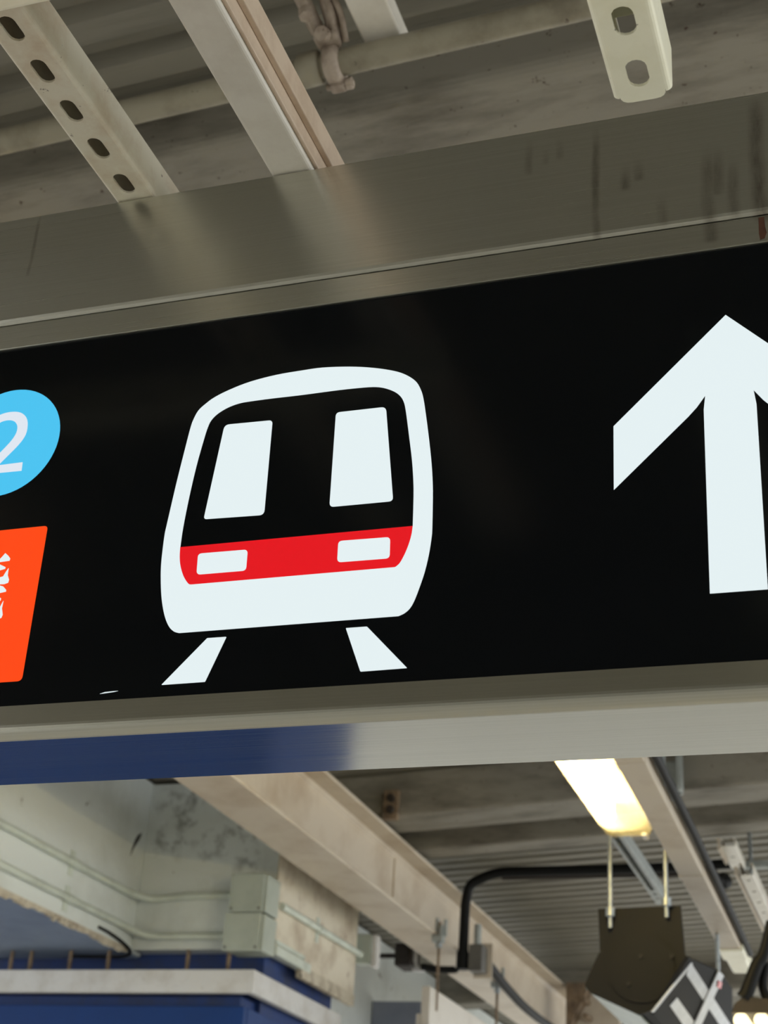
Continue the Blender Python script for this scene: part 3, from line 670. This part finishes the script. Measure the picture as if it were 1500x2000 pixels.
t = thing('roof_cleat', 'grey steel cleat bolted to the wide purlin beside the trunking', 'cleat', (-0.84, 5.54, 1.70))
obj('plate', MB().bbox((-0.93, 5.575, 1.735), (-0.80, 5.597, 1.86), 0.003), 'galvanised', t)
obj('tab', MB().bbox((-0.815, 5.53, 1.74), (-0.795, 5.5745, 1.90), 0.003), 'galvanised', t)
obj('bolt', MB().tube([(-0.838, 5.55, 1.66), (-0.838, 5.55, 1.76)], 0.008, 8).tube([(-0.838, 5.55, 1.728), (-0.838, 5.55, 1.742)], 0.015, 6), 'rod_zinc', t)
t = thing('purlin_cleat', 'small dark cleat where the wide purlin meets the I-beam', 'cleat', (-1.9, 5.55, 1.69))
obj('angle', MB().box((-1.958, 5.57, 1.676), (-1.90, 5.598, 1.79)), 'rusty_clamp', t)
for dz in (0.03, 0.075): obj('bolt', MB().tube([(-1.925, 5.572, 1.68+dz), (-1.925, 5.548, 1.68+dz)], 0.016, 6), 'dark_brown', t)

# ------------------------------------------------------------------ black hose, junction box and cables on the I-beam
yh = 6.69
t = thing('flexible_conduit', 'thick black flexible conduit arching from the I-beam across the roof', 'conduit', (-1.93, yh, 1.35))
path = bend([(-1.938, yh, 1.335), (-1.935, yh, 1.62), (-1.92, yh, 1.70), (-1.80, yh, 1.752), (-1.30, yh-0.02, 1.748), (-0.95, yh-0.02, 1.752), (-0.75, yh-0.02, 1.762)], 0.14, 8)
obj('hose', MB().tube(path, 0.022, 14), 'black_cable', t)
obj('lower_gland', MB().tube([(-1.938, yh, 1.325), (-1.938, yh, 1.40)], 0.029, 12), 'black_cable', t)
obj('hanger_strip', MB().bbox((-1.78, yh+0.03, 1.725), (-0.9, yh+0.045, 1.75), 0.003), 'dark_brown', t)
t = thing('junction_box', 'dark grey junction box beside the black hose on the I-beam', 'box', (-1.88, yh, 1.31))
obj('box_body', MB().bbox((-1.905, yh-0.03, 1.315), (-1.842, yh+0.06, 1.43), 0.006), 'grey_box', t)
obj('bracket_strip', MB().bbox((-1.905, yh+0.061, 1.30), (-1.82, yh+0.068, 1.45), 0.002), 'beam_paint', t)
obj('gland', MB().tube([(-1.873, yh, 1.43), (-1.873, yh, 1.52)], 0.016, 10), 'galvanised', t)
obj('black_cable', MB().tube(spline([(-2.12, yh-0.02, 1.335), (-2.05, yh-0.01, 1.325), (-1.975, yh, 1.325), (-1.967, yh, 1.33)], 5), 0.016, 8), 'black_cable', None, 'short black cable running left from the hose under the I-beam', 'cable')
p1, p2, p3, p4 = atx(947, 1874, -1.865), atx(990, 1930, -1.87), atx(1040, 1980, -1.87), atx(1120, 2035, -1.87)
obj('black_cable', MB().tube(spline([p1, p2, p3, p4], 8), 0.021, 10), 'black_cable', None, 'thick black cable sagging along the I-beam beyond the grey box', 'cable')

# ------------------------------------------------------------------ hanging white sign board under the I-beam
t = thing('hanging_board', 'white board hung on threaded rods from the I-beam flange', 'board', (-1.97, 7.2, 0.6))
obj('board', MB().bbox((-1.99, 6.28, 0.62), (-1.952, 8.9, 1.178), 0.004), 'white_board', t)
obj('end_trim', MB().bbox((-2.012, 6.29, 0.62), (-1.9905, 6.33, 1.07), 0.003), 'white_board', t)
for (px_, yy, zbot) in ((855, 6.37, 1.095), (972, 7.38, 1.1)):
    xx = aty(px_, 1900, yy).x
    obj('threaded_rod', MB().tube([(xx, yy, zbot), (xx, yy, 1.46)], 0.0065, 8), 'rusty_clamp', t)
    obj('beam_clamp', MB().bbox((xx-0.028, yy-0.022, 1.375), (xx+0.020, yy+0.022, 1.402), 0.003).bbox((xx+0.004, yy-0.022, 1.402), (xx+0.020, yy+0.022, 1.445), 0.003).tube([(xx-0.012, yy, 1.42), (xx-0.012, yy, 1.475)], 0.008, 8).tube([(xx+0.026, yy, 1.40), (xx+0.026, yy, 1.47)], 0.008, 8), 'galvanised', t)
    obj('nut', MB().tube([(xx, yy, 1.352), (xx, yy, 1.372)], 0.014, 6), 'rod_zinc', t)

# ------------------------------------------------------------------ black double display hanging on two rods
yd = 4.15
def D(px, py): p = aty(px, py, yd); return (p.x, p.z)
t = thing('hanging_display', 'black angled display unit hanging on two threaded rods', 'display', (-0.6, yd+0.2, 0.58))
plate = [D(1168, 1775), D(1329, 1769), D(1338, 1863), D(1172, 1863)]
obj('hanger_plate', MB().prism(plate, XZ, yd, yd+0.012), 'black_metal', t)
cap = [D(1172, 1861), D(1337, 1861), D(1350, 1880), D(1300, 1945), D(1268, 1978), D(1250, 1984), D(1152, 1940), D(1143, 1926)]
obj('end_cap', MB().prism(rnd(cap, 0.006, 3), XZ, yd-0.012, yd), 'black_metal', t)
cap2 = [D(1180, 1866), D(1330, 1866), D(1340, 1880), D(1262, 1972), D(1250, 1976), D(1160, 1936), D(1152, 1926)]
obj('body', MB().prism(cap2, XZ, yd+0.0005, yd+1.05), 'black_metal', t)
A3, B3 = aty(1350, 1880, yd), aty(1268, 1978, yd)
nn = (B3-A3).cross(Vector((0, 1, 0))).normalized()
if nn.x < 0: nn = -nn
# round cover on the end cap
cv = aty(1252, 1892, yd-0.012)
ringp = []
for k in range(32):
    a = 2*math.pi*k/32; ringp.append((cv.x+0.088*math.cos(a), cv.z+0.088*math.sin(a)))
obj('round_cover', MB().prism(ringp, XZ, yd-0.0165, yd-0.012), 'black_metal', t)
for (px_, py_2) in ((1252, 1868), (1312, 1868), (1228, 1922)):
    p = aty(px_, py_2, yd-0.0165); obj('screw', MB().tube([(p.x, yd-0.0165, p.z), (p.x, yd-0.021, p.z)], 0.006, 8), 'gap_black', t)
def on(px, py, lift=0.0): return onplane(px, py, A3+nn*lift, nn)
def facet(name, pts, mat, l0, l1, label=None):
    q = [on(px, py, l0) for px, py in pts]; q2 = [on(px, py, l0)+nn*(l1-l0) for px, py in pts]; n = len(q)
    mb = MB().add(q+q2, [tuple(range(n))[::-1], tuple(range(n, 2*n))]+[(i, (i+1) % n, n+(i+1) % n, n+i) for i in range(n)])
    return obj(name, mb, mat, t, label)
facet('screen', [(1340, 1866), (1402, 1894), (1425, 1926), (1427, 2040), (1345, 2062), (1270, 1977)], 'screen_black', 0.0, 0.010, 'black display screen')
facet('white_bar', [(1349, 1880), (1340, 1903), (1412, 2012), (1440, 2030), (1428, 2003)], 'bar_white', 0.0105, 0.012)
facet('white_bar', [(1322, 1948), (1308, 1964), (1360, 2040), (1396, 2052)], 'bar_white', 0.0105, 0.012)
facet('edge_trim', [(1349, 1879), (1352, 1881), (1276, 1976), (1271, 1976)], 'bar_white', 0.0105, 0.013)
facet('cross_trim', [(1402, 1894), (1412, 1904), (1350, 2040), (1336, 2040)], 'bar_white', 0.0122, 0.016)
facet('indicator', [(1402, 1915), (1409, 1918), (1406, 1930), (1400, 1927)], 'red_lamp', 0.0165, 0.020, 'small red indicator')
P6, P5 = aty(1143, 1930, yd), aty(1250, 1985, yd)
dn = Vector((0, 0, -1))
obj('underside', MB().add([P6, P5, P5+Vector((0, 1.0, 0)), P6+Vector((0, 1.0, 0)), P6+dn*-0.006, P5+dn*-0.006, P5+Vector((0, 1.0, 0.006)), P6+Vector((0, 1.0, 0.006))],
    [(0, 1, 2, 3), (7, 6, 5, 4), (0, 4, 5, 1), (1, 5, 6, 2), (2, 6, 7, 3), (3, 7, 4, 0)]), 'underside_green', t, 'grey green underside')
for (px_, py0, py1) in ((1192, 1812, 1640), (1302, 1792, 1650)):
    p0 = aty(px_, py0, yd-0.012); zt_ = 1.243 if px_ < 1250 else 1.90
    obj('threaded_rod', MB().tube([(p0.x, p0.y, p0.z), (p0.x, p0.y, zt_)], 0.0058, 8), 'rod_zinc', t)
    pn_ = aty(px_, py0-28, yd-0.012)
    obj('nut', MB().tube([(p0.x, p0.y, pn_.z-0.008), (p0.x, p0.y, pn_.z+0.014)], 0.014, 6), 'rod_zinc', t)
p0 = aty(1403, 1895, 5.0)
obj('side_rod', MB().tube([(p0.x, 5.0, p0.z), (p0.x, 5.0, 1.0995)], 0.0065, 8), 'rod_zinc', t)

# ------------------------------------------------------------------ twin-tube lamp at the lower right corner
t = thing('twin_lamp', 'twin lit tube lamp with dark hood right of the black display', 'lamp', (-0.44, 4.6, 0.66))
yl = 4.2
for px_ in (1447, 1487):
    p = aty(px_, 1992, yl); rt = 0.019
    obj('tube', MB().tube([(p.x, yl, p.z), (p.x, yl+0.004, p.z), (p.x, yl+0.6, p.z)], [rt*0.8, rt, rt], 14), 'bulb', t)
h0 = aty(1432, 1962, yl); h1 = aty(1510, 1962, yl)
hp = [(h0.x-0.004, h0.z-0.022), (h1.x, h0.z-0.022), (h1.x-0.01, h0.z+0.012), (h0.x+0.03, h0.z+0.02), (h0.x+0.004, h0.z)]
obj('hood', MB().prism(hp, XZ, yl-0.01, yl+0.64), 'dark_brown', t)
q = [aty(1452, 1950, yl), aty(1460, 1935, yl), aty(1478, 1885, yl), aty(1492, 1862, yl), aty(1506, 1800, yl)]
obj('arm', MB().tube(spline(q, 6), [0.020-0.0003*i for i in range(25)], 10), 'black_cable', t)
obj('arm', MB().tube(spline([aty(1500, 1955, yl+.03), aty(1490, 1925, yl+.03), aty(1497, 1880, yl+.03)], 6), 0.012, 8), 'black_cable', t)
